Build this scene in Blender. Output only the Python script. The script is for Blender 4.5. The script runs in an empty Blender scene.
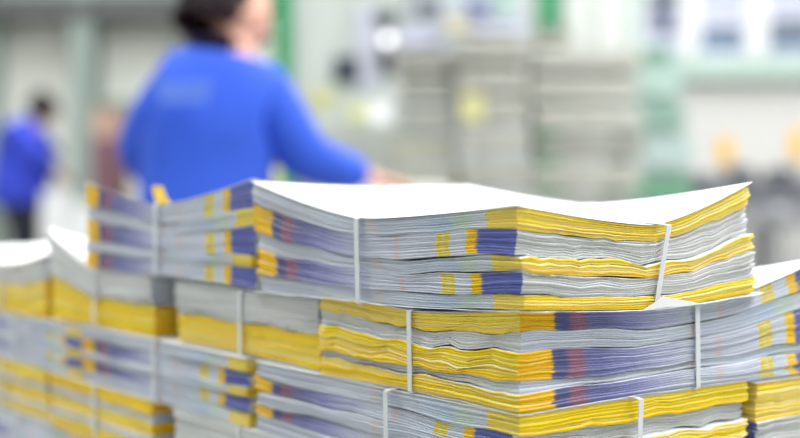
import bpy, bmesh, math, random
from mathutils import Vector, Matrix, noise
SC = bpy.context.scene
COL = SC.collection
PI = math.pi
random.seed(7)

# ------------------------------------------------------------------ helpers
def lin(c):
    out = []
    for v in c[:3]:
        v = v / 255.0
        out.append(v / 12.92 if v <= 0.04045 else ((v + 0.055) / 1.055) ** 2.4)
    return (out[0], out[1], out[2], 1.0)

def tag(o, label=None, cat=None, group=None, kind=None):
    if label: o['label'] = label
    if cat: o['category'] = cat
    if group: o['group'] = group
    if kind: o['kind'] = kind
    return o

def empty(name, loc=(0, 0, 0), rz=0.0):
    o = bpy.data.objects.new(name, None)
    o.empty_display_size = 0.05
    COL.objects.link(o)
    o.location = loc
    o.rotation_euler = (0, 0, rz)
    return o

def mat(name, rgb, rough=0.6, metal=0.0, bump=0.0, bscale=40.0, vary=0.0, vscale=6.0, emit=None, estr=0.0):
    m = bpy.data.materials.new(name); m.use_nodes = True
    nt = m.node_tree; b = nt.nodes['Principled BSDF']
    b.inputs['Base Color'].default_value = lin(rgb)
    b.inputs['Roughness'].default_value = rough
    b.inputs['Metallic'].default_value = metal
    tc = nt.nodes.new('ShaderNodeTexCoord')
    if vary > 0:
        n = nt.nodes.new('ShaderNodeTexNoise'); n.inputs['Scale'].default_value = vscale
        n.inputs['Detail'].default_value = 4
        nt.links.new(tc.outputs['Object'], n.inputs['Vector'])
        mr = nt.nodes.new('ShaderNodeMapRange')
        mr.inputs['From Min'].default_value = 0.3; mr.inputs['From Max'].default_value = 0.7
        mr.inputs['To Min'].default_value = 1 - vary; mr.inputs['To Max'].default_value = 1 + vary
        nt.links.new(n.outputs['Fac'], mr.inputs['Value'])
        mx = nt.nodes.new('ShaderNodeVectorMath'); mx.operation = 'SCALE'
        mx.inputs[0].default_value = lin(rgb)[:3]
        nt.links.new(mr.outputs['Result'], mx.inputs['Scale'])
        nt.links.new(mx.outputs['Vector'], b.inputs['Base Color'])
    if bump > 0:
        n2 = nt.nodes.new('ShaderNodeTexNoise'); n2.inputs['Scale'].default_value = bscale
        nt.links.new(tc.outputs['Object'], n2.inputs['Vector'])
        bp = nt.nodes.new('ShaderNodeBump'); bp.inputs['Strength'].default_value = bump
        bp.inputs['Distance'].default_value = 0.01
        nt.links.new(n2.outputs['Fac'], bp.inputs['Height'])
        nt.links.new(bp.outputs['Normal'], b.inputs['Normal'])
    if emit:
        b.inputs['Emission Color'].default_value = lin(emit)
        b.inputs['Emission Strength'].default_value = estr
    return m

def edge_mat(name, stops, streak=0.10, jit=0.012, satvar=0.0):
    """printed page edges: stops = [(pos, rgb)...] hard steps along UV.x, thin page lines across UV.y"""
    m = bpy.data.materials.new(name); m.use_nodes = True
    nt = m.node_tree; b = nt.nodes['Principled BSDF']; b.inputs['Roughness'].default_value = 0.62
    b.inputs['Specular IOR Level'].default_value = 0.3
    uv = nt.nodes.new('ShaderNodeUVMap'); sep = nt.nodes.new('ShaderNodeSeparateXYZ')
    nt.links.new(uv.outputs['UV'], sep.inputs['Vector'])
    oi = nt.nodes.new('ShaderNodeObjectInfo')
    # small shift of the print from paper to paper
    sh = nt.nodes.new('ShaderNodeMath'); sh.operation = 'MULTIPLY_ADD'
    nt.links.new(oi.outputs['Random'], sh.inputs[0]); sh.inputs[1].default_value = jit
    nt.links.new(sep.outputs['X'], sh.inputs[2])
    sh2 = nt.nodes.new('ShaderNodeMath'); sh2.operation = 'SUBTRACT'
    nt.links.new(sh.outputs[0], sh2.inputs[0]); sh2.inputs[1].default_value = jit * 0.5
    ramp = nt.nodes.new('ShaderNodeValToRGB'); cr = ramp.color_ramp; cr.interpolation = 'LINEAR'
    pts = []
    for i, st in enumerate(stops):
        p, c = st[0], st[1]
        soft = st[2] if len(st) > 2 else 0.004
        if i > 0:
            pts.append((p + soft, c))
        else:
            pts.append((p, c))
        if i + 1 < len(stops):
            nsoft = stops[i + 1][2] if len(stops[i + 1]) > 2 else 0.004
            pts.append((stops[i + 1][0] - nsoft, c))
    pts = [(min(max(p, 0.0), 1.0), c) for p, c in pts][:32]
    cr.elements[0].position = pts[0][0]; cr.elements[0].color = lin(pts[0][1])
    cr.elements[1].position = pts[-1][0]; cr.elements[1].color = lin(pts[-1][1])
    for p, c in pts[1:-1]:
        e = cr.elements.new(p); e.color = lin(c)
    nt.links.new(sh2.outputs[0], ramp.inputs['Fac'])
    # thin lines of single pages
    comb = nt.nodes.new('ShaderNodeCombineXYZ')
    a = nt.nodes.new('ShaderNodeMath'); a.operation = 'MULTIPLY'; a.inputs[1].default_value = 5.0
    nt.links.new(sep.outputs['X'], a.inputs[0]); nt.links.new(a.outputs[0], comb.inputs['X'])
    a2 = nt.nodes.new('ShaderNodeMath'); a2.operation = 'MULTIPLY'; a2.inputs[1].default_value = 7.0
    nt.links.new(sep.outputs['Y'], a2.inputs[0]); nt.links.new(a2.outputs[0], comb.inputs['Y'])
    a3 = nt.nodes.new('ShaderNodeMath'); a3.operation = 'MULTIPLY'; a3.inputs[1].default_value = 100.0
    nt.links.new(oi.outputs['Random'], a3.inputs[0]); nt.links.new(a3.outputs[0], comb.inputs['Z'])
    n = nt.nodes.new('ShaderNodeTexNoise'); n.inputs['Scale'].default_value = 1.0; n.inputs['Detail'].default_value = 3
    nt.links.new(comb.outputs[0], n.inputs['Vector'])
    mr = nt.nodes.new('ShaderNodeMapRange')
    mr.inputs['From Min'].default_value = 0.3; mr.inputs['From Max'].default_value = 0.7
    mr.inputs['To Min'].default_value = 1 - streak * 1.6; mr.inputs['To Max'].default_value = 1 + streak
    nt.links.new(n.outputs['Fac'], mr.inputs['Value'])
    hsv = nt.nodes.new('ShaderNodeHueSaturation')
    nt.links.new(ramp.outputs['Color'], hsv.inputs['Color'])
    nt.links.new(mr.outputs['Result'], hsv.inputs['Value'])
    if satvar > 0:
        ms = nt.nodes.new('ShaderNodeMapRange')
        ms.inputs['To Min'].default_value = 1 - satvar; ms.inputs['To Max'].default_value = 1 + satvar
        nt.links.new(oi.outputs['Random'], ms.inputs['Value'])
        nt.links.new(ms.outputs['Result'], hsv.inputs['Saturation'])
    nt.links.new(hsv.outputs['Color'], b.inputs['Base Color'])
    return m

PAPER = [220, 222, 228]
M_COLOUR = edge_mat('paper_edge_printed', [
    (0.0, (250, 196, 10)), (0.095, (92, 96, 146)), (0.140, (160, 110, 132), 0.010), (0.185, (122, 124, 174), 0.010),
    (0.27, (146, 148, 196), 0.03), (0.37, (188, 190, 216), 0.05), (0.47, (206, 210, 224), 0.03), (0.60, (216, 196, 198), 0.008),
    (0.615, (206, 210, 224), 0.008), (0.748, (232, 206, 60)), (0.765, (220, 214, 150)), (0.775, (232, 206, 60)), (0.792, (208, 214, 224)),
    (0.846, (246, 200, 20)), (0.880, (98, 106, 178)), ], 0.12, 0.010)
M_LIGHT = edge_mat('paper_edge_plain', [
    (0.0, (196, 200, 212)), (0.3, (208, 214, 226), 0.05), (0.5, (214, 204, 208), 0.01), (0.53, (200, 206, 220), 0.01),
    (0.72, (186, 200, 220), 0.06), (0.80, (196, 210, 200), 0.02), (0.86, (206, 210, 218), 0.01), (0.908, (238, 212, 92))], 0.14, 0.010)
M_YELLOW = edge_mat('paper_fold_yellow', [(0.0, (244, 216, 84)), (0.5, (240, 211, 92), 0.2), (0.9, (246, 216, 76), 0.05)], 0.06, 0.0, 0.2)
M_YELLOWV = edge_mat('paper_fold_deep_yellow', [(0.0, (252, 208, 30)), (0.5, (250, 206, 36), 0.2), (0.9, (252, 204, 20), 0.05)], 0.06, 0.0, 0.1)
M_GREY = edge_mat('paper_fold_grey', [(0.0, (206, 207, 206)), (0.5, (212, 212, 210), 0.2), (0.9, (204, 204, 204), 0.05)], 0.08, 0.0)
M_PAGE = mat('page_white', (246, 247, 248), 0.7, vary=0.015, vscale=12)
M_PAGEY = mat('page_yellow_print', (246, 206, 40), 0.6)
M_SHEET = mat('cover_sheet_white', (240, 241, 242), 0.6, vary=0.02)
M_STRAP = mat('strap_white_plastic', (222, 224, 227), 0.4)
PMATS = [M_PAGE, M_COLOUR, M_LIGHT, M_YELLOW, M_GREY, M_YELLOWV]

# ------------------------------------------------------------------ bundle of newspapers
SS, LL = 0.300, 0.420       # short and long side of a folded paper
ANG = math.radians(52.7)
RD = Vector((math.sin(ANG), math.cos(ANG)))     # right-hand direction of the pile
LD = Vector((-math.cos(ANG), math.sin(ANG)))    # left-hand direction of the pile
CAMZ = 1.0
Z0 = CAMZ - 0.121           # height of the underside of the top bundle
PC = Vector((0.1003, 1.2))  # front corner of the pile

def surf(ctrl, u, v, p=1.35, u0=0.0, v0=0.0):
    """3x3 control heights ctrl[u][v]; a soft cusp along the straps"""
    def w(a, a0):
        d = a - a0
        n = d / (1 - a0) if d > 0 else -d / (1 + a0) * -1.0
        m = abs(n) ** p
        return (m, 1 - m, 0) if n < 0 else (0, 1 - m, m)
    wu, wv = w(u, u0), w(v, v0)
    return sum(wu[i] * wv[j] * ctrl[i][j] for i in range(3) for j in range(3))

class Bundle:
    def __init__(s, label, orient, so, to, groups, top, bot, npap=30, nu=22, nv=16, u0=0.0, v0=0.0,
                 seed=1, wave=1.0, group='strapped newspaper bundles of the pile', slant=(0, 0), stag=None,
                 straps=(True, True), flap=False, sw_=.0058, dx=0.0, jit=1.0, curl_sheet=None):
        s.rnd = random.Random(seed); s.seed = seed
        s.top, s.bot, s.u0, s.v0 = top, bot, u0, v0
        if orient == 'A':   # long face on the left plane
            org = PC + RD * so + LD * (to + LL); rz = math.atan2(-LD.y, -LD.x)
        else:               # long face on the right plane
            org = PC + RD * so + LD * to; rz = math.atan2(RD.y, RD.x)
        s.root = empty('newspaper_bundle', (org.x, org.y, Z0 + min(min(r) for r in bot)), rz)
        s.zoff = -min(min(r) for r in bot)
        tag(s.root, label, 'bundle', group)
        s.wave = wave; s.jit = jit; s.sw = sw_
        s.groups = groups
        s.stag = stag or [(s.rnd.uniform(-.0025, .0025), s.rnd.uniform(-.0025, .0025)) for _ in groups]
        # interfaces between papers
        f = 0.0; tot = sum(g[1] for g in groups)
        order = list(reversed(list(enumerate(groups))))      # bottom to top
        k = 0; n_all = npap
        for gi, (typ, frac) in order:
            fr = frac / tot
            n = max(2, round(n_all * fr))
            ws = [s.rnd.uniform(.6, 1.4) for _ in range(n)]; sw = sum(ws)
            a = f
            for i in range(n):
                b_ = a + fr * ws[i] / sw
                s.paper(a, b_, typ, gi, i, n, nu, nv, last=(gi == 0 and i == n - 1))
                a = b_
            f += fr
        s.cover(nu, nv, flap)
        if straps[0]: s.strap('y', slant[0])
        if straps[1]: s.strap('x', slant[1])

    def zt(s, u, v): return surf(s.top, u, v, 1.35, s.u0, s.v0) + s.zoff
    def zb(s, u, v): return surf(s.bot, u, v, 1.5, s.u0, s.v0) + s.zoff
    def z(s, f, u, v):
        a, b = s.zb(u, v), s.zt(u, v)
        e = max(abs(u), abs(v)); e = e * e * e
        se = .3 + .7 * abs(u) ** 8
        wv = 0.0
        q = 4 * f * (1 - f)
        if q > 0:
            du = 1 - math.exp(-abs(u - s.u0) * 7); dv = 1 - math.exp(-abs(v - s.v0) * 7)
            wv = (noise.noise(Vector((u * 3.2 + s.seed * 7.1, v * 4.6, f * 3.5))) * .0036 +
                  noise.noise(Vector((u * 8.0 - s.seed, v * 9.5 + 3, f * 8.0))) * .0020 * se) * s.wave * q * e
        return a + (b - a) * f + wv

    def gap(s, f, u, v, amt):
        g = noise.noise(Vector((u * 2.6 + 40 + s.seed * 3, v * 3.6, f * 31.0)))
        g2 = noise.noise(Vector((u * 9 + 11, v * 11.6 + s.seed, f * 57.0)))
        return max(0.0, g * .75 + g2 * .12 + .10) * amt

    def paper(s, f0, f1, typ, gi, i, n, nu, nv, last=False):
        r = s.rnd
        ox, oy = s.stag[gi]
        ox += r.uniform(-.0006, .0006) * s.jit; oy += r.uniform(-.0006, .0006) * s.jit
        sk = r.uniform(-.0012, .0012) * s.jit
        verts, faces, uvs, mi = [], [], [], []
        rot = (typ == s.rot_type)
        vivid = i == 0 or r.random() < .14
        def outline(u, v, ex):
            x = (u + 1) / 2 * LL; y = (v + 1) / 2 * SS
            # soften the corners
            cx, cy = abs(u), abs(v)
            if cx > .93 and cy > .93:
                k = min(cx, cy); pull = (k - .93) / .07 * .0016
                x -= math.copysign(pull, u); y -= math.copysign(pull, v)
            x += ox + sk * v + ex * (u if cx > .999 else 0)
            y += oy + sk * u + ex * (v if cy > .999 else 0)
            wob = noise.noise(Vector((u * 2.2 + gi * 5.1, v * 2.4 + s.seed, f0 * 4))) * .0013
            x += wob * (cx > .9); y += wob * (cy > .9)
            return x, y
        top_gap = .0024 if i == n - 1 else .00028
        bot_gap = .0008 if i == 0 else 0
        def par(k, n_):          # denser near both ends
            t = k / n_ * 2 - 1
            return math.copysign(abs(t) ** .85, t) if t else 0.0
        us = [par(k, nu) for k in range(nu + 1)]; vs = [par(k, nv) for k in range(nv + 1)]
        T = [[0] * (nv + 1) for _ in us]; B = [[0] * (nv + 1) for _ in us]
        for a, u in enumerate(us):
            for b, v in enumerate(vs):
                e = max(abs(u), abs(v)) ** 3
                zl, zh = s.z(f0, u, v), s.z(f1, u, v)
                th = zh - zl
                zh2 = zh - min(th * .55, s.gap(f1, u, v, top_gap) * e * 2.2 + th * .03)
                zl2 = zl + min(th * .30, s.gap(f0 + .5, u, v, bot_gap) * e * 2)
                if last: zh2 = zh
                x, y = outline(u, v, 0)
                T[a][b] = len(verts); verts.append((x, y, zh2))
                B[a][b] = len(verts); verts.append((x, y, zl2))
        def f_(idx, m, uv):
            faces.append(idx); mi.append(m); uvs.append(uv)
        for a in range(nu):
            for b in range(nv):
                uvq = [((us[p] + 1) / 2, (vs[q] + 1) / 2) for p, q in ((a, b), (a + 1, b), (a + 1, b + 1), (a, b + 1))]
                f_((T[a][b], T[a + 1][b], T[a + 1][b + 1], T[a][b + 1]), 0, uvq)
                f_((B[a][b], B[a][b + 1], B[a + 1][b + 1], B[a + 1][b]), 0, [uvq[0], uvq[3], uvq[2], uvq[1]])
        ring = [(a, 0) for a in range(nu)] + [(nu, b) for b in range(nv)] + [(a, nv) for a in range(nu, 0, -1)] + [(0, b) for b in range(nv, 0, -1)]
        mids = []
        bul = min(.0010, (f1 - f0) * .03)
        for a, b in ring:
            pt, pb = verts[T[a][b]], verts[B[a][b]]
            x, y = outline(us[a], vs[b], bul)
            mids.append(len(verts)); verts.append((x, y, pt[2] * .55 + pb[2] * .45))
        R = len(ring)
        for k in range(R):
            a, b = ring[k]; a2, b2 = ring[(k + 1) % R]
            if k < nu: side = 'front'; w0, w1 = us[a], us[a2]
            elif k < nu + nv: side = 'xend'; w0, w1 = vs[b], vs[b2]
            elif k < 2 * nu + nv: side = 'back'; w0, w1 = us[a], us[a2]
            else: side = 'xstart'; w0, w1 = vs[b], vs[b2]
            w0, w1 = (w0 + 1) / 2, (w1 + 1) / 2
            if rot:
                side = {'front': 'back', 'back': 'front', 'xend': 'xstart', 'xstart': 'xend'}[side]; w0, w1 = 1 - w0, 1 - w1
            if side == 'front': m = 1; c0, c1 = w0, w1
            elif side == 'back': m = 2; c0, c1 = 1 - w0, 1 - w1
            elif side == 'xstart': m = 5 if vivid else 3; c0, c1 = w0, w1
            else: m = 4; c0, c1 = w0, w1
            f_((B[a][b], B[a2][b2], mids[(k + 1) % R], mids[k]), m, [(c0, 0), (c1, 0), (c1, .5), (c0, .5)])
            f_((mids[k], mids[(k + 1) % R], T[a2][b2], T[a][b]), m, [(c0, .5), (c1, .5), (c1, 1), (c0, 1)])
        me = bpy.data.meshes.new('newspaper'); me.from_pydata(verts, [], faces)
        for m_ in PMATS: me.materials.append(m_)
        ul = me.uv_layers.new(name='UVMap')
        li = 0
        for fi, uvq in enumerate(uvs):
            for q in uvq:
                ul.data[li].uv = q; li += 1
        me.polygons.foreach_set('material_index', mi)
        o = bpy.data.objects.new('newspaper', me); COL.objects.link(o); o.parent = s.root
        return o

    def cover(s, nu, nv, flap):
        """thin white sheets on top of and under the papers"""
        for nm, dz, sgn in (('cover_sheet', .0006, 1), ('cover_sheet', -.0009, -1)):
            verts, faces = [], []
            idx = {}
            ofs = s.stag[0] if sgn > 0 else s.stag[-1]
            for layer in (0, 1):
                for a in range(nu + 1):
                    for b in range(nv + 1):
                        u, v = a / nu * 2 - 1, b / nv * 2 - 1
                        zz = (s.zt(u, v) if sgn > 0 else s.zb(u, v)) + dz + (layer * .0004)
                        ext = .0020 if sgn > 0 else (.0045 if flap else .0008)
                        if sgn < 0 and max(abs(u), abs(v)) > .99:
                            zz += noise.noise(Vector((u * 5, v * 5, s.seed))) * .0015
                        x = (u + 1) / 2 * LL + u * ext + ofs[0]
                        y = (v + 1) / 2 * SS + v * ext + ofs[1]
                        idx[(layer, a, b)] = len(verts); verts.append((x, y, zz))
            for a in range(nu):
                for b in range(nv):
                    faces.append((idx[1, a, b], idx[1, a + 1, b], idx[1, a + 1, b + 1], idx[1, a, b + 1]))
                    faces.append((idx[0, a, b], idx[0, a, b + 1], idx[0, a + 1, b + 1], idx[0, a + 1, b]))
            ring = [(a, 0) for a in range(nu)] + [(nu, b) for b in range(nv)] + [(a, nv) for a in range(nu, 0, -1)] + [(0, b) for b in range(nv, 0, -1)]
            for k in range(len(ring)):
                p, q = ring[k], ring[(k + 1) % len(ring)]
                faces.append((idx[0, p[0], p[1]], idx[0, q[0], q[1]], idx[1, q[0], q[1]], idx[1, p[0], p[1]]))
            me = bpy.data.meshes.new(nm); me.from_pydata(verts, [], faces); me.materials.append(M_SHEET)
            for p in me.polygons: p.use_smooth = True
            o = bpy.data.objects.new(nm, me); COL.objects.link(o); o.parent = s.root
        if flap:      # loose corner of the bottom sheet folded up over the end face, held by the strap
            x = LL + .0052 + s.stag[-1][0]
            def P(v, dz, dx=0.0): return (x + dx, (v + 1) / 2 * SS, s.zb(1, v) + dz)
            pts = [P(-.10, -.001), P(.10, .001, .001), P(.46, -.001), P(.14, .009, .0008), P(.08, .011, .0008)]
            back = [(p[0] - .0006, p[1], p[2]) for p in pts]
            n = len(pts); verts = pts + back
            faces = [tuple(range(n)), tuple(range(2 * n - 1, n - 1, -1))] + [(k, k + n, (k + 1) % n + n, (k + 1) % n) for k in range(n)]
            me = bpy.data.meshes.new('sheet_flap'); me.from_pydata(verts, [], faces); me.materials.append(M_SHEET)
            o = bpy.data.objects.new('sheet_flap', me); COL.objects.link(o); o.parent = s.root

    def strap(s, axis, slant):
        ext = max(max(abs(a), abs(b)) for a, b in s.stag) + .0022
        w = s.sw; th = .0008; N = 18
        path = []
        def pt(along, z, zoff, side):
            if axis == 'y': u, v = s.u0, along
            else: u, v = along, s.v0
            x = (u + 1) / 2 * LL; y = (v + 1) / 2 * SS
            return u, v, x, y
        def top(k):
            t = k / N * 2 - 1
            u, v = (s.u0, t) if axis == 'y' else (t, s.v0)
            return Vector(((u + 1) / 2 * LL, (v + 1) / 2 * SS, s.zt(u, v) + .0016))
        def bottom(k):
            t = 1 - k / N * 2
            u, v = (s.u0, t) if axis == 'y' else (t, s.v0)
            return Vector(((u + 1) / 2 * LL, (v + 1) / 2 * SS, s.zb(u, v) - .0016))
        tp = [top(k) for k in range(N + 1)]; bt = [bottom(k) for k in range(N + 1)]
        ax = Vector((0, 1, 0)) if axis == 'y' else Vector((1, 0, 0))
        wd = Vector((1, 0, 0)) if axis == 'y' else Vector((0, 1, 0))
        loop = [tp[0] - ax * (ext * .7)] + tp[1:-1] + [tp[-1] + ax * (ext * .7)]
        s1 = tp[-1] + ax * ext; e1 = bt[0] + ax * ext
        for k in range(0, 9):
            q = k / 8; p = s1.lerp(e1, q)
            if k == 0: p.z -= .0012
            if k == 8: p.z += .0012
            loop.append(p + wd * (slant * (q - .5)))
        loop += [bt[0] + ax * (ext * .7)] + bt[1:-1] + [bt[-1] - ax * (ext * .7)]
        s1 = bt[-1] - ax * ext; e1 = tp[0] - ax * ext
        for k in range(0, 9):
            q = k / 8; p = s1.lerp(e1, q)
            if k == 0: p.z += .0012
            if k == 8: p.z -= .0012
            loop.append(p - wd * (slant * (q - .5)))
        cen = sum(loop, Vector()) / len(loop)
        n = len(loop); verts = []; faces = []
        for i, p in enumerate(loop):
            t = (loop[(i + 1) % n] - loop[i - 1]).normalized()
            nor = wd.cross(t)
            if nor.dot(p - cen) < 0: nor = -nor
            nor.normalize()
            for a, b in ((-1, 0), (1, 0), (1, 1), (-1, 1)):
                verts.append(p + wd * (a * w / 2) + nor * (b * th))
        for i in range(n):
            j = (i + 1) % n
            for c in range(4):
                d = (c + 1) % 4
                faces.append((i * 4 + c, j * 4 + c, j * 4 + d, i * 4 + d))
        me = bpy.data.meshes.new('strap'); me.from_pydata([tuple(v) for v in verts], [], faces)
        me.materials.append(M_STRAP)
        bm = bmesh.new(); bm.from_mesh(me); bmesh.ops.recalc_face_normals(bm, faces=bm.faces); bm.to_mesh(me); bm.free()
        o = bpy.data.objects.new('strap', me); COL.objects.link(o); o.parent = s.root
        tag(o, 'white plastic strap')

def flat(c, nn, nf, dip=0.0, fn=None, ff=None):
    return c

def make(label, orient, so, to, groups, top, bot, **kw):
    # which letter is turned round depends on which way the bundle lies
    Bundle.rot_type = 'Y' if orient == 'A' else 'G'
    return Bundle(label, orient, so, to, groups, top, bot, **kw)

S = SS
YG = lambda s_: [(c, f) for c, f in s_]
# control heights: rows u=-1,0,1 ; columns v=-1,0,1.
# 'A' bundles: u=-1 far left end, u=+1 near end, v=-1 left plane
# 'F' bundles: u=-1 left plane, u=+1 far right, v=-1 right/near plane, v=+1 farther along the left
# --- top layer
make('topmost front newspaper bundle, yellow folds facing right, one corner curled up', 'A', 0, 0,
     [('Y', .20), ('G', .26), ('Y', .15), ('G', .24), ('Y', .15)],
     [[.103, .096, .096], [.069, .075, .078], [.0865, .066, .104]],
     [[-.013, -.013, -.010], [-.010, -.010, -.008], [.000, -.008, -.001]],
     npap=38, nu=30, nv=24, u0=-.05, v0=.09, seed=3, wave=1.25, slant=(.003, -.017), flap=True, sw_=.0060,
     stag=[(0, -.004), (-.001, -.003), (.004, -.001), (.0055, -.002), (.0075, -.001)])
B_TOP = make('top-layer newspaper bundle behind the front one, sagging under its strap', 'A', 0, 1.4 * S + .006,
     [('G', .26), ('Y', .15), ('G', .27), ('Y', .12), ('G', .2)],
     [[.099, .050, .045], [.073, .047, .038], [.106, .078, .070]],
     [[-.013, -.013, -.012], [-.009, -.010, -.010], [-.012, -.012, -.012]],
     npap=24, nu=20, nv=12, u0=-.02, seed=5)
def curled_page(root, x, y, z, w, m):
    n = 10; vs_, fs_ = [], []
    for k in range(n + 1):
        a = k / n * 1.5
        py = y + .035 - .030 * math.sin(a); pz = z + .033 * (1 - math.cos(a))
        ny, nz = math.cos(a - PI / 2) * .0004, math.sin(a + PI / 2) * .0004
        for xx in (x - w / 2 + .004 * (k / n) ** 2, x + w / 2 - .004 * (k / n) ** 2):
            vs_.append((xx, py, pz)); vs_.append((xx, py + ny, pz + nz + .0004))
    for k in range(n):
        b = k * 4
        fs_ += [(b, b + 2, b + 6, b + 4), (b + 1, b + 5, b + 7, b + 3), (b, b + 4, b + 5, b + 1), (b + 2, b + 3, b + 7, b + 6)]
    fs_ += [(0, 1, 3, 2), (n * 4, n * 4 + 2, n * 4 + 3, n * 4 + 1)]
    me = bpy.data.meshes.new('curled_page'); me.from_pydata(vs_, [], fs_); me.materials.append(m)
    o = bpy.data.objects.new('curled_page', me); COL.objects.link(o); o.parent = root; tag(o, 'orange-yellow curled page corner')
curled_page(B_TOP.root, LL * .39, .016, B_TOP.zt(-.2, -.8) - .004, .036, M_PAGEY)
# --- second layer
make('newspaper bundle directly under the topmost front one, orange corner beside wavy yellow folds', 'F', 0, 0,
     [('Y', .22), ('G', .18), ('Y', .30), ('G', .09), ('Y', .21)],
     [[-.001, -.014, -.0055], [-.011, -.014, -.012], [.030, .004, .012]],
     [[-.0885, -.086, -.089], [-.085, -.085, -.086], [-.0880, -.087, -.087]],
     npap=38, nu=30, nv=24, u0=.04, v0=-.03, seed=11, wave=1.5, slant=(.002, -.002),
     stag=[(0, 0), (.002, .001), (-.002, 0), (.002, .002), (-.001, -.001)])
make('second-layer newspaper bundle, grey folds over yellow, left of the front corner', 'F', .004, S + .004,
     [('G', .50), ('Y', .50)],
     [[-.014, -.018, -.017], [-.018, -.018, -.018], [-.016, -.016, -.016]],
     [[-.087, -.084, -.085], [-.086, -.086, -.086], [-.087, -.087, -.087]],
     npap=24, nu=20, nv=16, seed=13, wave=1.0)
make('second-layer newspaper bundle beyond the dark gap, white sheet corner sticking up', 'F', 0, 2.2 * S,
     [('G', .48), ('Y', .52)],
     [[-.014, -.016, .034], [-.014, -.014, -.012], [-.012, -.012, -.008]],
     [[-.087, -.086, -.090], [-.086, -.086, -.088], [-.087, -.087, -.087]],
     npap=20, nu=16, nv=14, seed=17, wave=.8)
make('leftmost newspaper bundle of the second layer with an open white top page', 'F', 0, 3.23 * S,
     [('Y', .03), ('G', .37), ('Y', .60)],
     [[-.003, -.026, -.006], [-.006, -.012, -.004], [.008, .002, .010]],
     [[-.092, -.092, -.092], [-.09, -.09, -.09], [-.09, -.09, -.09]],
     npap=20, nu=16, nv=14, seed=19, wave=.8)
# --- third layer
GM = [('Y', .22), ('G', .19), ('Y', .18), ('G', .17), ('Y', .24)]
make('third-layer newspaper bundle at the front corner, yellow folds facing right', 'A', 0, 0, GM,
     [[-.090, -.088, -.088], [-.0905, -.089, -.089], [-.090, -.0885, -.087]],
     [[-.164, -.166, -.168], [-.168, -.168, -.170], [-.178, -.177, -.178]],
     npap=34, nu=26, nv=22, u0=.18, v0=-.11, seed=23, wave=1.4, slant=(.002, -.004),
     stag=[(-.001, 0), (-.009, .001), (0, -.001), (-.008, .001), (-.002, 0)])
make('newspaper bundle at the far right of the third layer, beyond the dark slit', 'A', 1.03 * S, 0,
     [('Y', .42), ('G', .10), ('G', .48)],
     [[-.090, -.090, -.090], [-.090, -.090, -.090], [-.091, -.091, -.091]],
     [[-.174, -.174, -.174], [-.174, -.174, -.174], [-.178, -.178, -.178]],
     npap=26, nu=12, nv=20, seed=29, straps=(True, True))
make('third-layer newspaper bundle, second from the corner, orange marks at its left end', 'A', 0, 1.4 * S + .016,
     [('Y', .2), ('G', .25), ('Y', .13), ('G', .22), ('Y', .2)],
     [[-.092, -.090, -.090], [-.089, -.089, -.089], [-.089, -.088, -.088]],
     [[-.162, -.162, -.162], [-.162, -.162, -.162], [-.163, -.163, -.163]],
     npap=24, nu=22, nv=10, seed=31)
make('newspaper bundle with pale printed edges at the left end of the third layer', 'A', 0, 2.8 * S + .02,
     [('Y', .2), ('G', .2), ('Y', .2), ('G', .2), ('Y', .2)],
     [[-.093, -.093, -.093], [-.093, -.093, -.093], [-.094, -.094, -.094]],
     [[-.160, -.160, -.160], [-.160, -.160, -.160], [-.160, -.160, -.160]],
     npap=18, nu=16, nv=8, seed=37, stag=[(0, 0), (.004, 0), (-.002, 0), (.003, 0), (0, 0)])
# --- fourth layer
def box3(a): return [[a] * 3 for _ in range(3)]
make('lowest newspaper bundle at the front corner, just below the picture edge', 'F', 0, 0, [('Y', .5), ('G', .5)],
     [[-.179, -.176, -.170], [-.178, -.176, -.172], [-.178, -.178, -.174]], box3(-.245), npap=10, nu=8, nv=8, seed=41)
make('newspaper bundle in the fourth layer showing grey folds at the bottom edge', 'F', .002, S + .004, [('G', .6), ('Y', .4)],
     [[-.166, -.166, -.166], [-.168, -.168, -.168], [-.168, -.168, -.168]], box3(-.238), npap=14, nu=10, nv=12, seed=43)
make('fourth-layer newspaper bundle, alternating yellow and grey folds beside a dark gap', 'F', 0, 2.2 * S,
     [('Y', .24), ('G', .16), ('Y', .22), ('G', .14), ('Y', .24)], box3(-.163), box3(-.235), npap=20, nu=12, nv=14, seed=47)
make('leftmost fourth-layer newspaper bundle, yellow folds with thin grey bands', 'F', 0, 3.23 * S,
     [('Y', .3), ('G', .12), ('Y', .28), ('G', .1), ('Y', .2)], box3(-.161), box3(-.232), npap=18, nu=10, nv=12, seed=53)
# --- fifth layer
make('newspaper bundle in the bottom layer under the front corner', 'A', 0, 0, [('Y', .5), ('G', .5)],
     [[-.240, -.240, -.240], [-.246, -.246, -.246], [-.247, -.247, -.247]], box3(-.318), npap=8, nu=8, nv=8, seed=59)
make('newspaper bundle in the middle of the bottom layer against the pallet', 'A', 0, 1.4 * S + .01, [('Y', .5), ('G', .5)],
     box3(-.240), box3(-.318), npap=8, nu=8, nv=8, seed=61)
make('leftmost bottom-layer newspaper bundle, grey edges in the picture corner', 'A', 0, 2.8 * S + .02,
     [('Y', .2), ('G', .3), ('Y', .2), ('G', .3)], [[-.236, -.236, -.236], [-.236, -.236, -.236], [-.240, -.240, -.240]], box3(-.318), npap=14, nu=12, nv=8, seed=67)
for k, (zt, zb, lb) in enumerate([(-.179, -.248, 'fourth'), (-.249, -.318, 'bottom')]):
    make('newspaper bundle supporting the right side of the pile in the %s layer' % lb, 'A', 1.03 * S + (.13 if k == 0 else 0), 0,
         [('G', .5), ('Y', .5)], box3(zt), box3(zb), npap=8, nu=8, nv=8, seed=71 + k)

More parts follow.
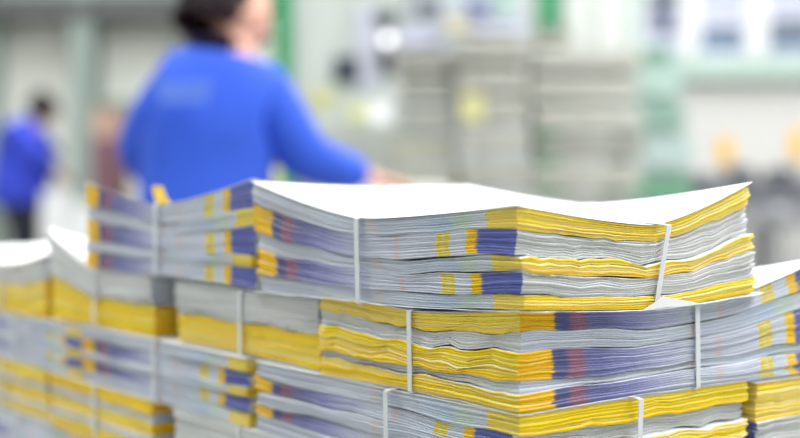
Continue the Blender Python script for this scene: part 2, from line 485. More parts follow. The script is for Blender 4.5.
# ------------------------------------------------------------------ simple mesh collector
class MB:
    def __init__(s): s.bm = bmesh.new()
    def box(s, x0, x1, y0, y1, z0, z1, rz=0.0, bev=0.0):
        cx, cy, cz = (x0 + x1) / 2, (y0 + y1) / 2, (z0 + z1) / 2
        b2 = bmesh.new()
        bmesh.ops.create_cube(b2, size=1.0)
        bmesh.ops.scale(b2, vec=(abs(x1 - x0), abs(y1 - y0), abs(z1 - z0)), verts=b2.verts)
        if bev > 0: bmesh.ops.bevel(b2, geom=b2.edges[:] + b2.verts[:], offset=bev, segments=2, affect='EDGES', clamp_overlap=True)
        if rz: bmesh.ops.rotate(b2, cent=(0, 0, 0), matrix=Matrix.Rotation(rz, 3, 'Z'), verts=b2.verts)
        bmesh.ops.translate(b2, vec=(cx, cy, cz), verts=b2.verts)
        me = bpy.data.meshes.new('t'); b2.to_mesh(me); b2.free(); s.bm.from_mesh(me); bpy.data.meshes.remove(me)
        return s
    def cyl(s, p, q, r, r2=None, seg=20):
        p, q = Vector(p), Vector(q); d = q - p
        m = Matrix.Translation((p + q) / 2) @ d.to_track_quat('Z', 'Y').to_matrix().to_4x4()
        bmesh.ops.create_cone(s.bm, cap_ends=True, segments=seg, radius1=r, radius2=r if r2 is None else r2, depth=d.length, matrix=m)
        return s
    def ball(s, c, r, sc=(1, 1, 1), seg=20):
        m = Matrix.Translation(c) @ Matrix.Diagonal((sc[0], sc[1], sc[2], 1))
        bmesh.ops.create_uvsphere(s.bm, u_segments=seg, v_segments=seg // 2, radius=r, matrix=m)
        return s
    def build(s, name, m, parent=None, smooth=False, loc=None):
        me = bpy.data.meshes.new(name); s.bm.to_mesh(me); s.bm.free()
        me.materials.append(m)
        if smooth:
            for p in me.polygons: p.use_smooth = True
        o = bpy.data.objects.new(name, me); COL.objects.link(o)
        if parent: o.parent = parent
        if loc: o.location = loc
        return o

F = 1436.0; HY = 165.0
def W(x, y, Z):      # photo pixel at a distance -> place in the hall
    return Vector(((x - 400) * Z / F, Z, CAMZ - (y - HY) * Z / F))

# ------------------------------------------------------------------ pallet and table that carry the pile
M_WOOD = mat('pallet_wood', (176, 142, 98), 0.8, vary=.15, vscale=14, bump=.3)
M_STEEL = mat('table_steel', (150, 156, 160), 0.4, 0.6, vary=.06)
zp = Z0 - .3195
rzP = math.atan2(RD.y, RD.x)
pal = empty('wooden_pallet', (PC.x, PC.y, zp - .144), rzP)
tag(pal, 'wooden pallet under the near pile of newspaper bundles', 'pallet')
for k in range(7):
    y = -.02 + k * .222
    MB().box(-.03, .68, y, y + .11, .122, .144, bev=.003).build('deck_board', M_WOOD, pal)
for x in (-.03, .275, .58):
    MB().box(x, x + .10, -.02, 1.42, .100, .122, bev=.003).build('stringer_board', M_WOOD, pal)
    for y in (-.02, .65, 1.32):
        MB().box(x, x + .10, y, y + .10, .022, .100, bev=.004).build('pallet_block', M_WOOD, pal)
    MB().box(x, x + .10, -.02, 1.42, 0, .022, bev=.003).build('bottom_board', M_WOOD, pal)
tb = empty('work_table', (PC.x, PC.y, 0), rzP)
tag(tb, 'steel work table carrying the pallet of newspaper bundles', 'table')
zt_ = zp - .1445
MB().box(-.08, .75, -.08, 1.50, zt_ - .035, zt_, bev=.004).build('tabletop', M_STEEL, tb)
for x in (-.05, .68):
    for y in (-.05, 1.43):
        MB().box(x, x + .05, y, y + .05, 0, zt_ - .035, bev=.004).build('leg', M_STEEL, tb)
for x in (-.04, .69):
    MB().box(x, x + .03, 0, 1.43, .10, .13).build('stretcher', M_STEEL, tb)

# ------------------------------------------------------------------ hall shell
M_FLOOR = mat('floor_concrete_paint', (172, 172, 168), 0.45, vary=.05, vscale=1.5)
M_WALL = mat('wall_light_panel', (232, 233, 224), 0.7, vary=.03, vscale=1)
M_WALLW = mat('wall_white', (208, 206, 202), 0.7, vary=.02, vscale=1)
M_CEIL = mat('ceiling_white', (225, 226, 226), 0.8)
M_BEAM = mat('steel_beam_grey_green', (150, 164, 157), 0.6)
M_DARK = mat('dark_duct_grey', (92, 94, 94), 0.6)
def struct(mb, name, m): 
    o = mb.build(name, m); tag(o, kind='structure'); return o
X0, X1, Y0, Y1, H = -6.0, 7.5, -3.0, 12.0, 4.2
YR = 9.5      # the right-hand back wall stands nearer
struct(MB().box(X0, X1, Y0, Y1, -.1, 0), 'floor', M_FLOOR)
struct(MB().box(X0, X1, Y0, Y1, H, H + .1), 'ceiling', M_CEIL)
struct(MB().box(X0 - .1, X0, Y0, Y1, 0, H), 'wall_left', M_WALL)
struct(MB().box(X1, X1 + .1, Y0, Y1, 0, H), 'wall_right', M_WALLW)
struct(MB().box(X0, X1, Y0 - .1, Y0, 0, H), 'wall_front', M_BEAM)
struct(MB().box(X0, .95, Y1, Y1 + .1, 0, H), 'wall_back', M_WALL)
# right-hand back wall with three openings
pr = YR / F
def wx(x): return (x - 400) * pr
def wz(y): return CAMZ - (y - HY) * pr
wb, wt = wz(58), wz(58) + .95
ops = [(wx(640), wx(683)), (wx(694), wx(748)), (wx(762), wx(830)), (wx(845), wx(910))]
mb = MB(); mb.box(.95, X1, YR, YR + .15, 0, wb); mb.box(.95, X1, YR, YR + .15, wt, H)
xs = [.95] + [v for o in ops for v in o] + [X1]
for i in range(0, len(xs), 2): mb.box(xs[i], xs[i + 1], YR, YR + .15, wb, wt)
struct(mb, 'wall_back_right', M_WALLW)
struct(MB().box(.85, .95, YR, Y1, 0, H), 'wall_return', M_WALLW)
M_SILL = mat('sill_green_grey', (166, 184, 174), 0.5)
struct(MB().box(wx(632), X1, YR - .10, YR - .001, wz(82), wz(58), bev=.01), 'trim_1', M_SILL)
M_FRAME = mat('window_frame_white', (208, 208, 216), 0.4)
M_FRAMED = mat('window_bar_dark', (70, 82, 84), 0.5)
M_GLASS = bpy.data.materials.new('window_glass'); M_GLASS.use_nodes = True
gb = M_GLASS.node_tree.nodes['Principled BSDF']; gb.inputs['Transmission Weight'].default_value = 1; gb.inputs['Roughness'].default_value = 0.02
gb.inputs['IOR'].default_value = 1.05; gb.inputs['Base Color'].default_value = (.92, .95, 1, 1)
M_BLIND = mat('roller_blind_blue_grey', (140, 158, 176), 0.7)
M_BLIND2 = mat('roller_blind_lavender', (168, 168, 186), 0.7)
for i, (a, b) in enumerate(ops):
    w = empty('window_%d' % (i + 1), ((a + b) / 2, YR + .05, wb)); tag(w, kind='structure')
    hw = (b - a) / 2; hh = wt - wb
    fm = MB(); t = .035
    fm.box(-hw, -hw + t, -.05, .03, 0, hh); fm.box(hw - t, hw, -.05, .03, 0, hh)
    fm.box(-hw, hw, -.05, .03, 0, t); fm.box(-hw, hw, -.05, .03, hh - t, hh)
    fm.build('window_frame', M_FRAME, w)
    MB().box(-hw + t, hw - t, 0, .01, t, hh - t).build('pane', M_GLASS, w)
    if i == 0:
        MB().box(-hw + t, hw - t, -.04, .0, .146, .185).build('glazing_bar', M_FRAMED, w)
        MB().box(-hw + t, hw - t, .02, .03, .195, .35).build('blind', M_BLIND2, w)
        MB().box(-hw + t, hw - t, -.03, .015, .36, .44).build('glazing_bar', M_FRAMED, w)
    elif i == 1:
        MB().box(-hw + t, hw - t, -.04, .0, .205, .225).build('glazing_bar', M_FRAME, w)
        MB().box(-hw + t, hw - t, .02, .03, t, .205).build('blind', M_BLIND, w)
    else:
        MB().box(-hw + t, hw - t, .02, .03, t, .17).build('blind', M_BLIND, w)
        MB().box(-hw + t, hw - t, -.04, .0, .185, .25).build('glazing_bar', M_FRAMED, w)
# left back wall: dark duct, beam, columns, panel joints
def px(x, Z=11.9): return (x - 400) * Z / F
def pz(y, Z=11.9): return CAMZ - (y - HY) * Z / F
struct(MB().box(X0, px(190), 11.55, 11.95, pz(22), pz(4)), 'trim_2', M_DARK)
struct(MB().box(X0, px(330), 11.70, 11.98, pz(0), pz(-60)), 'trim_3', M_BEAM)
struct(MB().box(px(80), px(101), 11.60, 11.98, 0, H), 'trim_4', M_BEAM)
struct(MB().box(px(-8), px(3), 11.70, 11.98, 0, H), 'trim_5', M_BEAM)
struct(MB().box(px(101), px(180), 11.85, 11.98, pz(112), pz(100)), 'trim_6', M_BEAM)
struct(MB().box(px(178), px(186), 11.8, 11.98, 0, H), 'trim_7', M_BEAM)

# ------------------------------------------------------------------ far stacks of bundles
M_FB = [mat('far_bundle_paper_%d' % i, c, .75, vary=.07, vscale=9) for i, c in enumerate([(186, 185, 175), (170, 169, 160), (196, 195, 186), (178, 180, 171), (190, 188, 170)])]
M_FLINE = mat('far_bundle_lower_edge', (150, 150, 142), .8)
M_YL = mat('label_yellow', (200, 196, 138), .6)
ORD = ['topmost', 'second from the top', 'third from the top', 'fourth from the top', 'fifth from the top', 'sixth from the top', 'seventh from the top', 'eighth from the top', 'ninth from the top', 'tenth from the top', 'eleventh from the top', 'twelfth from the top', 'thirteenth from the top', 'fourteenth from the top']
def far_slab(w, d, h, rnd, m, fan):
    """a bundle of papers: stepped side, sagging edges"""
    mb = MB(); n = 5
    for k in range(n):
        z0 = h * k / n; z1 = h * (k + 1) / n - h * .006
        ex = rnd.uniform(-.014, .014); ey = rnd.uniform(-.01, .01)
        mb.box(-w / 2 + ex, w / 2 + ex, ey, d + ey, z0, z1, bev=.004)
    return mb
def far_stack(xc, wpx, ytop, Z, nb, hb, name, seed, base, lean=0):
    rnd = random.Random(seed); w = wpx * Z / F
    top = CAMZ - (ytop - HY) * Z / F
    pl = empty('wooden_pallet', ((xc - 400) * Z / F, Z, 0)); tag(pl, 'wooden pallet beneath the %s' % name, 'pallet', 'pallets under the far stacks')
    pm = MB()
    for k in range(5): pm.box(-w / 2, w / 2, k * .12, k * .12 + .09, .10, .12)
    pm.build('deck', M_WOOD, pl)
    for k in (-1, 0, 1): MB().box(k * (w / 2 - .05) - .05, k * (w / 2 - .05) + .05, 0, .57, 0, .10).build('bearer', M_WOOD, pl)
    n = nb; h = (top - .12) / n
    for k in range(n):
        off = rnd.uniform(-.02, .02)
        r = empty('newspaper_bundle', ((xc - 400) * Z / F + off + lean * k, Z + rnd.uniform(-.02, .02), .12 + k * h), rnd.uniform(-.03, .03))
        tag(r, 'far grey bundle, %s in the %s' % (ORD[n - 1 - k], name), 'bundle', 'bundles of the far stacks')
        m = M_FB[rnd.randrange(5)]
        far_slab(w * .96, .55, h * .757, rnd, m, 0).build('paper_block', m, r)
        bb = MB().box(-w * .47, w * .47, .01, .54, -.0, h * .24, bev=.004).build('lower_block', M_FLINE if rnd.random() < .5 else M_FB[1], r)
        r.children[0].location.z = h * .24
        st = MB()
        st.box(-.006, .006, -.016, -.012, .004, h * .985); st.box(-.006, .006, -.016, .566, h * .965, h * .985); st.box(-.006, .006, .562, .566, .004, h * .985)
        st.build('strap', M_FB[2], r)
        if base == 'a' and k == n - 3:
            MB().box(-w * .46, -w * .14, -.024, -.02, h * .0, h * .9).build('label_sheet', M_YL, r)
far_stack(427, 62, 44, 6.3, 11, .14, 'left far stack', 1, 'b')
far_stack(496, 72, 30, 6.2, 11, .14, 'middle far stack', 2, 'a', lean=.001)
far_stack(587, 112, 42, 6.4, 11, .14, 'wide right far stack', 3, 'c')
# green wrapped load right of them
M_GW = [mat('wrapped_load_%d' % i, c, .35, vary=.05) for i, c in enumerate([(162, 186, 176), (140, 170, 156), (174, 192, 188), (112, 158, 130), (170, 188, 180)])]
Zg = 6.9
gcx = (654 - 400) * Zg / F
pl = empty('wooden_pallet', (gcx, Zg, 0)); tag(pl, 'wooden pallet beneath the green wrapped load', 'pallet', 'pallets under the far stacks')
pm = MB()
for k in range(5): pm.box(-.2, .2, k * .12, k * .12 + .09, .10, .12)
pm.build('deck', M_WOOD, pl)
for k in (-1, 0, 1): MB().box(k * .15 - .05, k * .15 + .05, 0, .57, 0, .10).build('bearer', M_WOOD, pl)
zc = .12; 
for k, (h, wpx, mi) in enumerate([(.34, 84, 1), (.34, 82, 4), (.16, 80, 3), (.20, 74, 2), (.14, 66, 1), (.20, 54, 0), (.07, 44, 3)]):
    w = wpx * Zg / F
    r = empty('wrapped_bundle', (gcx + (k % 2) * .01, Zg, zc)); 
    tag(r, 'green-tinted film-wrapped bundle, %s in the load by the white wall' % ORD[6 - k], 'bundle', 'film wrapped green bundles')
    mb = MB(); mb.box(-w / 2, w / 2, .02, .5, 0, h - .012, bev=.025); mb.build('wrapped_block', M_GW[mi], r)
    MB().box(-w / 2 + .02, w / 2 - .02, .04, .48, h - .012, h, bev=.003).build('top_sheet', M_GW[2], r)
    zc += h

# odds and ends on top of the far stacks
def crate(x0, x1, y0, y1, Z, m, name, label, cat, d=.3, bev=.01, rest=None):
    a, b = W(x0, y1, Z), W(x1, y0, Z)
    z0 = a.z if rest is None else rest
    r = empty(name, ((a.x + b.x) / 2, Z, z0)); tag(r, label, cat)
    hw = (b.x - a.x) / 2; h = b.z - z0
    MB().box(-hw, hw, 0, d, 0, h * .86, bev=bev).build('body', m, r)
    MB().box(-hw * 1.03, hw * 1.03, -.008, d + .008, h * .86, h, bev=bev * .5).build('lid', m, r)
    return r
M_CREAM = mat('cream_carton', (224, 216, 190), .8); M_LAV = mat('lavender_box', (204, 206, 226), .5); M_NAVY = mat('navy_box', (88, 98, 150), .5)
crate(446, 468, 16, 34, 6.3, M_CREAM, 'carton', 'small cream carton on top of the middle far stack', 'box', .25, rest=W(0, 30, 6.2).z)
crate(470, 522, 20, 34, 6.35, M_LAV, 'carton', 'pale lavender flat box on top of the middle far stack', 'box', .25, rest=W(0, 30, 6.2).z)
crate(538, 572, 29, 42, 6.5, M_FB[1], 'carton', 'flat grey carton on top of the wide right far stack', 'box', .25, rest=W(0, 42, 6.4).z)
crate(400, 442, 28, 44, 6.45, M_LAV, 'carton', 'pale bluish flat box on top of the left far stack', 'box', .25, rest=W(0, 44, 6.3).z)

# ------------------------------------------------------------------ printing machine (behind the woman, left of the stacks)
M_MACH = mat('machine_light_grey', (192, 197, 192), .45, vary=.03)
M_MACH2 = mat('machine_mid_grey', (178, 182, 174), .5)
M_BLK = mat('machine_dark_panel', (58, 64, 76), .4)
M_GRN = mat('green_paint', (40, 140, 90), .45)
M_LAMP = mat('lamp_glow', (255, 252, 255), .4, emit=(250, 246, 255), estr=1.8)
Zm = 7.6
mr_ = empty('printing_machine', ((345 - 400) * Zm / F, Zm, 0)); tag(mr_, 'large light grey printing machine with dark panels behind the woman', 'machine')
def mx(x): return (x - 345) * Zm / F
def mz(y): return CAMZ - (y - HY) * Zm / F
MB().box(mx(292), mx(402), .0, 1.4, .1, mz(-40), bev=.03).build('housing', M_MACH, mr_)
MB().box(mx(296), mx(398), -.25, .0, .1, mz(128), bev=.02).build('lower_cabinet', M_MACH2, mr_)
for x in (300, 385): MB().box(mx(x), mx(x + 10), 0.1, .3, 0, .1).build('foot', M_BLK, mr_)
MB().box(mx(334), mx(360), -.03, .0, mz(84), mz(57), bev=.008).build('dark_panel', M_BLK, mr_)
MB().box(mx(379), mx(393), -.03, .0, mz(76), mz(52), bev=.008).build('dark_panel', M_BLK, mr_)
MB().box(mx(374), mx(396), -.03, .0, mz(28), mz(12), bev=.008).build('dark_panel', M_BLK, mr_)
MB().box(mx(356), mx(378), -.02, .0, mz(90), mz(8), bev=.008).build('door_panel', mat('machine_lavender', (200, 200, 214), .4), mr_)
MB().box(mx(311), mx(334), -.02, .0, mz(108), mz(90), bev=.004).build('warning_label', M_YL, mr_)
MB().box(mx(350), mx(367), -.02, .0, mz(120), mz(106), bev=.004).build('warning_label', mat('label_pale', (226, 224, 150), .6), mr_)
MB().box(mx(368), mx(390), -.02, .0, mz(124), mz(104), bev=.004).build('notice_sheet', M_PAGE, mr_)
MB().cyl((mx(388), -.12, mz(42)), (mx(388), .0, mz(42)), .03, .034).build('lamp_housing', M_MACH, mr_)
MB().cyl((mx(388), -.125, mz(42)), (mx(388), -.119, mz(42)), .027).build('lamp_lens', M_LAMP, mr_)
gp = MB().box(-.045, .045, 0, .09, 0, H - .001, bev=.005).build('green_post', M_GRN, loc=((283 - 400) * 7.2 / F, 7.2, 0)); tag(gp, 'green steel post just behind the woman\'s face', 'post')
gp = MB().box(-.07, .07, 0, .12, 0, H - .001, bev=.005).build('green_post', M_GRN, loc=((548 - 400) * 9.0 / F, 9.0, 0)); tag(gp, 'wide green steel post rising behind the far bundle stacks', 'post')
# second machine behind the stacks (grey, dark slots, blue part)
r2 = empty('control_cabinet', ((450 - 400) * 8.2 / F, 8.2, 0)); tag(r2, 'pale control cabinet with blue and dark panels above the left far stack', 'cabinet')
def nx(x): return (x - 450) * 8.2 / F
def nz(y): return CAMZ - (y - HY) * 8.2 / F
MB().box(nx(404), nx(528), 0, .6, .0, nz(-30), bev=.02).build('housing', mat('cabinet_pale', (186, 192, 198), .5), r2)
MB().box(nx(466), nx(490), -.02, 0, nz(16), nz(2), bev=.005).build('blue_panel', M_NAVY, r2)
MB().box(nx(418), nx(440), -.02, 0, nz(16), nz(2), bev=.005).build('dark_panel', M_BLK, r2)
MB().box(nx(500), nx(508), -.02, 0, nz(60), nz(-20), bev=.003).build('green_strip', mat('pale_green_strip', (150, 196, 170), .5), r2)
# white double doors behind stacks
dr = empty('door_1', ((590 - 400) * 9.45 / F, 9.45, 0)); tag(dr, kind='structure')
for x0, x1 in ((564, 592), (594, 626)):
    a, b = ((x0 - 590) * 9.45 / F, (x1 - 590) * 9.45 / F)
    lf = MB().box(a, b, -.03, .02, .01, 2.4, bev=.008).build('door_leaf', mat('door_white', (206, 208, 202), .5), dr)
    MB().cyl((b - .03, -.07, 1.0), (b - .03, -.03, 1.0), .012).build('door_handle', M_STEEL, lf)
MB().box((626 - 590) * 9.45 / F, (636 - 590) * 9.45 / F, -.04, .04, .0, 2.5).build('door_frame', M_SILL, dr)

# ------------------------------------------------------------------ right: dark machinery on a low bench, yellow guards
M_MD = mat('machinery_dark', (100, 102, 108), .6, .0, vary=.1)
M_MD2 = mat('machinery_mid', (140, 140, 142), .6, .0)
M_OR = mat('guard_amber', (240, 190, 80), .5)
Zc = 7.8
rc = empty('conveyor', ((770 - 400) * Zc / F, Zc, 0)); tag(rc, 'dark floor conveyor with rollers and white reel along the right wall', 'conveyor')
def cx_(x): return (x - 770) * Zc / F
def cz_(y): return CAMZ - (y - HY) * Zc / F
MB().box(cx_(690), cx_(900), 0, .5, cz_(206), cz_(184), bev=.02).build('bed', M_MD, rc)
MB().box(cx_(690), cx_(900), -.05, 0, cz_(228), cz_(204), bev=.01).build('side_rail', M_MD2, rc)
for x in range(698, 900, 22):
    MB().cyl((cx_(x), .02, cz_(182)), (cx_(x), .48, cz_(182)), .025).build('roller', M_MD if (x // 22) % 2 else M_MD2, rc, smooth=True)
for x in (700, 770, 840, 890): 
    for y in (.02, .42): MB().box(cx_(x), cx_(x) + .06, y, y + .06, 0, cz_(226)).build('leg', M_MD, rc)
MB().box(cx_(742), cx_(762), .1, .4, cz_(184), cz_(166), bev=.02).build('drive_box', M_MD, rc)
MB().box(cx_(700), cx_(722), .1, .4, cz_(184), cz_(172), bev=.02).build('drive_box', M_MD2, rc)
MB().box(cx_(780), cx_(800), .1, .4, cz_(184), cz_(168), bev=.02).build('drive_box', M_BLK, rc)
MB().cyl((cx_(775), -.14, cz_(209)), (cx_(775), -.05, cz_(209)), .03).build('reel', mat('reel_white', (190, 192, 198), .5), rc)
for x, y0, y1, sd in ((726, 137, 166, 'left'), (799, 128, 162, 'right')):
    r = empty('guard_stand', ((x - 400) * 8.6 / F, 8.6, 0)); tag(r, 'amber yellow guard post, the %s of two above the dark conveyor' % sd, 'post', 'amber guards')
    zb_, zt2 = CAMZ - (y1 - HY) * 8.6 / F, CAMZ - (y0 - HY) * 8.6 / F
    MB().box(-.04, .04, 0, .08, zb_, zt2, bev=.012).build('guard_head', M_OR, r)
    MB().cyl((0, .04, 0.02), (0, .04, zb_), .02).build('pole', M_MD2, r)
    MB().cyl((0, .04, 0), (0, .04, .02), .12).build('base', M_MD2, r)

# ------------------------------------------------------------------ left background: cartons, low table with parcels
M_KR = mat('kraft_carton', (190, 158, 140), .8); M_MAR = mat('maroon_bin', (122, 84, 96), .6)
zz = CAMZ - (185 - HY) * 9.5 / F
r = crate(92, 120, 138, 240, 9.5, M_MAR, 'storage_bin', 'maroon bin standing left of the woman by the far wall', 'bin', .35, rest=0)
r = crate(93, 118, 108, 138, 9.55, M_KR, 'carton', 'brown carton on top of the maroon bin', 'box', .3, rest=W(0, 138, 9.5).z)
lt = empty('low_table', ((66 - 400) * 8.8 / F, 8.8, 0)); tag(lt, 'low grey table with white parcels beside the stooping man', 'table')
def lx(x): return (x - 66) * 8.8 / F
MB().box(lx(36), lx(98), 0, .6, .48, .52, bev=.004).build('tabletop', M_MACH2, lt)
for x in (40, 90):
    for y in (.04, .5): MB().box(lx(x), lx(x) + .04, y, y + .04, 0, .48).build('leg', M_MD2, lt)
for k, (x0, x1, y0) in enumerate(((42, 64, 192), (67, 92, 204))):
    r = crate(x0, x1, y0, 240, 8.9, M_SHEET, 'parcel', ('taller', 'shorter')[k] + ' white parcel on the low table beyond the pile', 'box', .3, rest=.5205)

# ------------------------------------------------------------------ people
M_SKIN = mat('skin', (222, 168, 146), .5); M_JACK = mat('jacket_blue', (44, 86, 204), .8, vary=.14, vscale=5, bump=.2, bscale=12)
M_JACK2 = mat('jacket_blue_violet', (50, 70, 204), .75, vary=.05, vscale=4)
M_TROU = mat('trousers_dark', (34, 38, 52), .8); M_HAIR = mat('hair_dark_brown', (44, 26, 30), .55, bump=.4, bscale=60)
M_SHOE = mat('shoe_black', (30, 30, 32), .5); M_EYE = mat('eye_dark', (40, 30, 28), .3); M_LIP = mat('lips', (186, 104, 100), .5)
M_PRINT = mat('jacket_print_pale', (98, 134, 222), .7)
def skin(name, pts, edges, m, parent, root=0, sub=2):
    """pts: (co, rx, ry)"""
    me = bpy.data.meshes.new(name); me.from_pydata([p[0] for p in pts], edges, [])
    me.materials.append(m)
    o = bpy.data.objects.new(name, me); COL.objects.link(o); o.parent = parent
    md = o.modifiers.new('skin', 'SKIN'); md.use_smooth_shade = True
    for i, p in enumerate(pts):
        me.skin_vertices[0].data[i].radius = (p[1], p[2] if len(p) > 2 else p[1])
        me.skin_vertices[0].data[i].use_root = (i == root)
    sb = o.modifiers.new('sub', 'SUBSURF'); sb.levels = sub; sb.render_levels = sub
    return o
def V(*a): return Vector(a)
def hand_pts(pts, edges, wi, wrist, dirv, up, side, curl=.35, s=1.0):
    """palm and five bent fingers grown from wrist index wi"""
    d, n, sd = dirv.normalized(), up.normalized(), side.normalized()
    palm = wrist + d * .05 * s; pts.append((palm, .026 * s, .018 * s)); edges.append((wi, len(pts) - 1)); pi_ = len(pts) - 1
    pm2 = wrist + d * .085 * s; pts.append((pm2, .030 * s, .015 * s)); edges.append((pi_, len(pts) - 1)); p2 = len(pts) - 1
    for k, (off, ln) in enumerate(((-.030, .062), (-.010, .074), (.010, .068), (.029, .052))):
        prev = p2; p = pm2 + sd * off * s + d * .012
        for j, fr in enumerate((.0, .42, .75, 1.0)):
            ang = curl * j
            if j > 0:
                seg = ln * s * (fr - (0, .42, .75)[j - 1]) if False else ln * s * ((.42, .33, .25)[j - 1])
                p = p + (d * math.cos(ang) - n * math.sin(ang)) * seg
            pts.append((p.copy(), (.0095 - .0008 * j) * s, (.009 - .0008 * j) * s)); edges.append((prev, len(pts) - 1)); prev = len(pts) - 1
    prev = pi_; p = wrist + d * .03 * s - sd * .026 * s
    for j in range(3):
        pts.append((p.copy(), (.011 - .001 * j) * s, (.010 - .001 * j) * s)); edges.append((prev, len(pts) - 1)); prev = len(pts) - 1
        p = p + (d * .75 - sd * .55 - n * .25 * (j + 1) * .5).normalized() * .028 * s

def person(label, base, hip, chest, neck, head, facing, shL, elL, wrL, shR, elR, wrR, jm, ft_w=.09, long_hair=True, female=True, js=1.0, hs=1.0):
    base = Vector(base); r = empty('person', base); tag(r, label, 'person')
    L_ = lambda v: Vector(v) - base
    hip, chest, neck, head, shL, elL, wrL, shR, elR, wrR = map(L_, (hip, chest, neck, head, shL, elL, wrL, shR, elR, wrR))
    f = Vector(facing).normalized(); side = Vector((f.y, -f.x, 0)).normalized()   # to the right hand side
    pts, ed = [], []
    def add(co, rx, ry=None, par=None):
        pts.append((Vector(co), rx, ry if ry is not None else rx)); 
        if par is not None: ed.append((par, len(pts) - 1))
        return len(pts) - 1
    i_h = add(hip, .125, .105)
    i_w = add(hip.lerp(chest, .45), .105, .09, i_h)
    i_c = add(chest, .125, .10, i_w)
    i_n0 = add(chest.lerp(neck, .75), .075, .065, i_c)
    i_n = add(neck, .050, .050, i_n0)
    i_hd0 = add(neck.lerp(head, .5), .052, .056, i_n)
    up = (head - neck).normalized()
    i_hd1 = add(head - up * .045 + f * .012, .068, .078, i_hd0)
    i_hd2 = add(head + up * .03 - f * .005, .076, .088, i_hd1)
    i_hd3 = add(head + up * .085 - f * .01, .052, .060, i_hd2)
    add(head - up * .005 + f * .098, .013, .012, i_hd1)      # nose
    for sgn in (-1, 1): add(head + side * sgn * .078 - f * .008, .012, .018, i_hd1)
    for sh, el, wr, sg in ((shL, elL, wrL, -1), (shR, elR, wrR, 1)):
        a = add(sh, .052, .052, i_c if False else i_n0)
        b = add(sh.lerp(el, .5), .045, .045, a); c = add(el, .037, .037, b)
        d = add(el.lerp(wr, .45), .036, .036, c); e = add(wr, .025, .022, d)
        dv = (wr - el).normalized(); sd = dv.cross(Vector((0, 0, 1))).normalized() * (1 if sg < 0 else 1)
        n = sd.cross(dv).normalized()
        hand_pts(pts, ed, e, wr, dv, n if n.z > 0 else -n, sd * (-sg), .35, .92)
    feet = []
    for sg in (-1, 1):
        ft = Vector((0, 0, 0)) + side * sg * ft_w
        hp = hip + side * sg * .085 - Vector((0, 0, .06))
        kn = (hp + ft) / 2 + f * .03; kn.z = .47; an = ft + Vector((0, 0, .09)) - f * .03
        a = add(hp, .088, .09, i_h); b = add(hp.lerp(kn, .5), .078, .08, a); c = add(kn, .056, .058, b)
        d = add(kn.lerp(an, .4), .052, .055, c); e = add(an, .036, .038, d)
        add(ft + f * .10 + Vector((0, 0, .035)), .036, .028, e)
        feet.append((hp, kn, an, ft))
    skin('body', pts, ed, M_SKIN, r)
    # jacket
    pts, ed = [], []
    a00 = add(hip - Vector((0, 0, .17)), .160, .145); a0 = add(hip - Vector((0, 0, .04)), .160, .142, a00); a1 = add(hip.lerp(chest, .45), .150, .130, a0)
    a2 = add(hip.lerp(chest, .85), .165, .140, a1); a3 = add(chest.lerp(neck, .55), .125, .105, a2)
    a4 = add(chest.lerp(neck, .95), .070, .068, a3)
    for sh, el, wr in ((shL, elL, wrL), (shR, elR, wrR)):
        p = add(sh, .078, .076, a3); q = add(sh.lerp(el, .5), .074, .072, p); t = add(el, .064, .062, q)
        u = add(el.lerp(wr, .5), .055, .052, t); add(el.lerp(wr, .93), .042, .040, u)
    pts = [(p[0], p[1] * js, p[2] * js) for p in pts]
    skin('jacket', pts, ed, jm, r)
    pts, ed = [], []
    a0 = add(hip + Vector((0, 0, .03)), .140, .122)
    for hp, kn, an, ft in feet:
        p = add(hp - Vector((0, 0, .05)), .108, .105, a0); q = add(hp.lerp(kn, .5), .094, .094, p); t = add(kn, .072, .072, q)
        u = add(kn.lerp(an, .5), .066, .066, t); add(an + Vector((0, 0, .02)), .056, .056, u)
    skin('trousers', pts, ed, M_TROU, r)
    for hp, kn, an, ft in feet:
        pts, ed = [], []
        a = add(ft - f * .05 + Vector((0, 0, .045)), .045, .042); b = add(ft + f * .06 + Vector((0, 0, .042)), .047, .038, a)
        add(ft + f * .15 + Vector((0, 0, .034)), .040, .030, b); skin('shoe', pts, ed, M_SHOE, r)
    # hair
    pts, ed = [], []
    a = add(head + up * .115 - f * .01, .070, .074); b = add(head + up * .045 - f * .040, .094, .094, a)
    c = add(head - up * .035 - f * .055, .082, .080, b)
    if female:
        d = add(head - up * .095 - f * .065, .058, .052, c); add(head - up * .13 - f * .06, .034, .032, d)
        add(head + up * .06 - f * .15, .050, .050, b)      # knot
    else:
        add(head - up * .075 - f * .045, .05, .05, c)
    pts = [(p[0], p[1] * hs, p[2] * hs) for p in pts]
    skin('hair', pts, ed, M_HAIR, r)
    for sg in (-1, 1):
        MB().ball(head + up * .005 + f * .082 + side * sg * .032, .011).build('eye', M_EYE, r, smooth=True)
    MB().ball(head - up * .062 + f * .088, .02, (1, .5, .4)).build('mouth', M_LIP, r, smooth=True)
    return r
Zw = 3.6
def P(x, y, dz=0.0): 
    Z = Zw + dz; return W(x, y, Z)
fw = (.80, .55, 0)
wo = person('woman with dark hair in blue work jacket, seen from behind, reaching right',
       (P(208, 0).x, Zw, 0), P(204, 222), P(208, 128, .02), P(236, 58, .05), P(238, 14, .09), fw,
       P(182, 80, .02), P(138, 152, .06), P(196, 196, .30), P(264, 96, .02), P(304, 160, .05), P(372, 178, .20), M_JACK, js=1.18, hs=1.22)
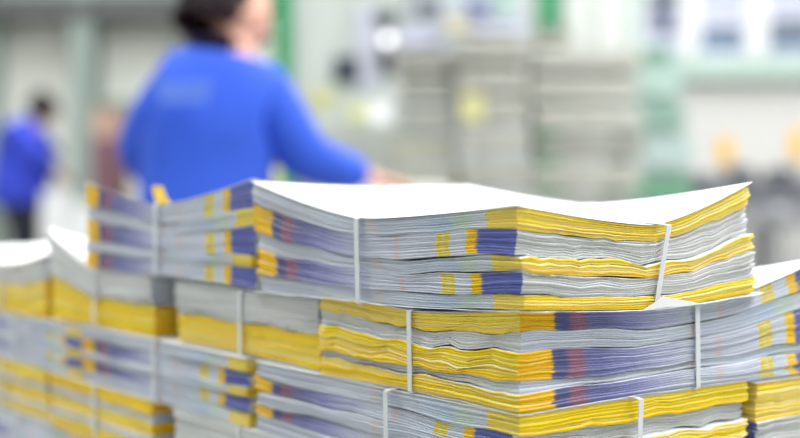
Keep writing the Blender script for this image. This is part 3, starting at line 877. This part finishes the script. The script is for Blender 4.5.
# pale print across the back of the jacket
nb = MB()
rr = random.Random(4)
for row, (y0, nl) in enumerate(((86, 7), (98, 6))):
    for k in range(nl):
        x = 160 + k * 8 + row * 3; a = W(x, y0, Zw - .2)
        nb.box(a.x - .008, a.x + .008, -.002, .002, a.z - .013, a.z + .013, bev=.001)
pj = nb.build('back_print', M_PRINT, wo); pj.location = (-wo.location.x, Zw - .185 - wo.location.y, 0)
pj['label'] = 'pale printed lettering on the back of the jacket'
Zl = 10.0
def Q(x, y, dz=0.0): return W(x, y, Zl + dz)
person('man in a blue jacket and dark trousers stooping at the far left', (Q(22, 0).x, Zl, 0), Q(20, 186), Q(26, 140), Q(38, 122), Q(47, 110), (.8, .6, -.25),
       Q(24, 134, -.16), Q(38, 160, -.18), Q(56, 172, -.05), Q(28, 134, .16), Q(40, 162, .18), Q(57, 173, .15), M_JACK2, female=False, js=1.45, hs=1.3)

# her table with paper sheets
M_TT = mat('worktable_top', (204, 206, 204), .5)
wt_ = empty('work_table', (W(330, 0, 4.75).x, 4.55, 0)); tag(wt_, 'pale work table the woman leans over', 'table')
zt3 = .865
MB().box(-.45, .75, -.25, .45, zt3 - .04, zt3, bev=.005).build('tabletop', M_TT, wt_)
for x in (-.42, .68):
    for y in (-.22, .38): MB().box(x, x + .05, y, y + .05, 0, zt3 - .04, bev=.003).build('leg', M_STEEL, wt_)
st = MB()
for k in range(6): st.box(-.16 + rr.uniform(-.006, .006), .17, -.12 + rr.uniform(-.006, .006), .12, k * .012, k * .012 + .0112, bev=.002)
o = st.build('paper_ream', M_PAGE, loc=(W(392, 0, 4.4).x, 4.42, zt3 + .0005)); tag(o, 'short stack of white sheets under the woman\'s outstretched hand', 'paper')
crate(262, 278, 158, 200, 4.75, M_YL, 'carton', 'small pale yellow box on the table between the woman\'s arm and body', 'box', .12, rest=zt3 + .0005)

# ------------------------------------------------------------------ light
def area(loc, sx, sy, e, rot=(0, 0, 0), col=(1, 1, 1)):
    l = bpy.data.lights.new('lamp', 'AREA'); l.shape = 'RECTANGLE'; l.size = sx; l.size_y = sy; l.energy = e; l.color = col
    o = bpy.data.objects.new('added_light_source', l); COL.objects.link(o); o.location = loc; o.rotation_euler = rot
M_DIFF = mat('light_diffuser', (250, 250, 252), .5, emit=(245, 248, 255), estr=3.0)
n = 0
for (x, y, e) in ((-1.8, -1.2, 22), (1.8, -1.2, 95), (-1.8, 2.2, 75), (2.0, 2.2, 150), (-2.6, 5.6, 100), (1.8, 5.6, 130), (-2.6, 9.2, 90), (2.2, 8.2, 120), (5.4, 3.5, 90)):  # unseen ceiling panels, added to give the hall soft overhead light
    ft = empty('added_ceiling_light', (x, y, H)); 
    tag(ft, 'long white ceiling light panel, unseen, added to light the hall', 'lamp', 'added ceiling light panels')
    MB().box(-.32, .32, -1.22, 1.22, -.06, -.001, bev=.005).build('fixture_body', M_CEIL, ft)
    MB().box(-.29, .29, -1.18, 1.18, -.066, -.0605).build('diffuser', M_DIFF, ft)
    area((x, y, H - .075), .58, 2.36, e, col=(.97, .98, 1.0))
w = bpy.data.worlds.new('World'); SC.world = w; w.use_nodes = True
bg = w.node_tree.nodes['Background']; bg.inputs['Color'].default_value = (.86, .88, 1.0, 1); bg.inputs['Strength'].default_value = 1.0

# ------------------------------------------------------------------ camera
cd = bpy.data.cameras.new('Camera'); cam = bpy.data.objects.new('Camera', cd); COL.objects.link(cam)
cd.sensor_width = 36.0; cd.lens = 36.0 * F / 800.0
cd.clip_start = .05; cd.clip_end = 100
cam.location = (0, 0, CAMZ)
cam.rotation_euler = (PI / 2 - math.atan((219 - HY) / F), 0, 0)
cd.dof.use_dof = True; cd.dof.focus_distance = 1.28; cd.dof.aperture_fstop = (cd.lens / 1000) / .029
SC.camera = cam
SC.view_settings.view_transform = 'Standard'; SC.view_settings.look = 'None'
SC.view_settings.gamma = 1; SC.view_settings.use_curve_mapping = False
SC.view_settings.exposure = 0.08
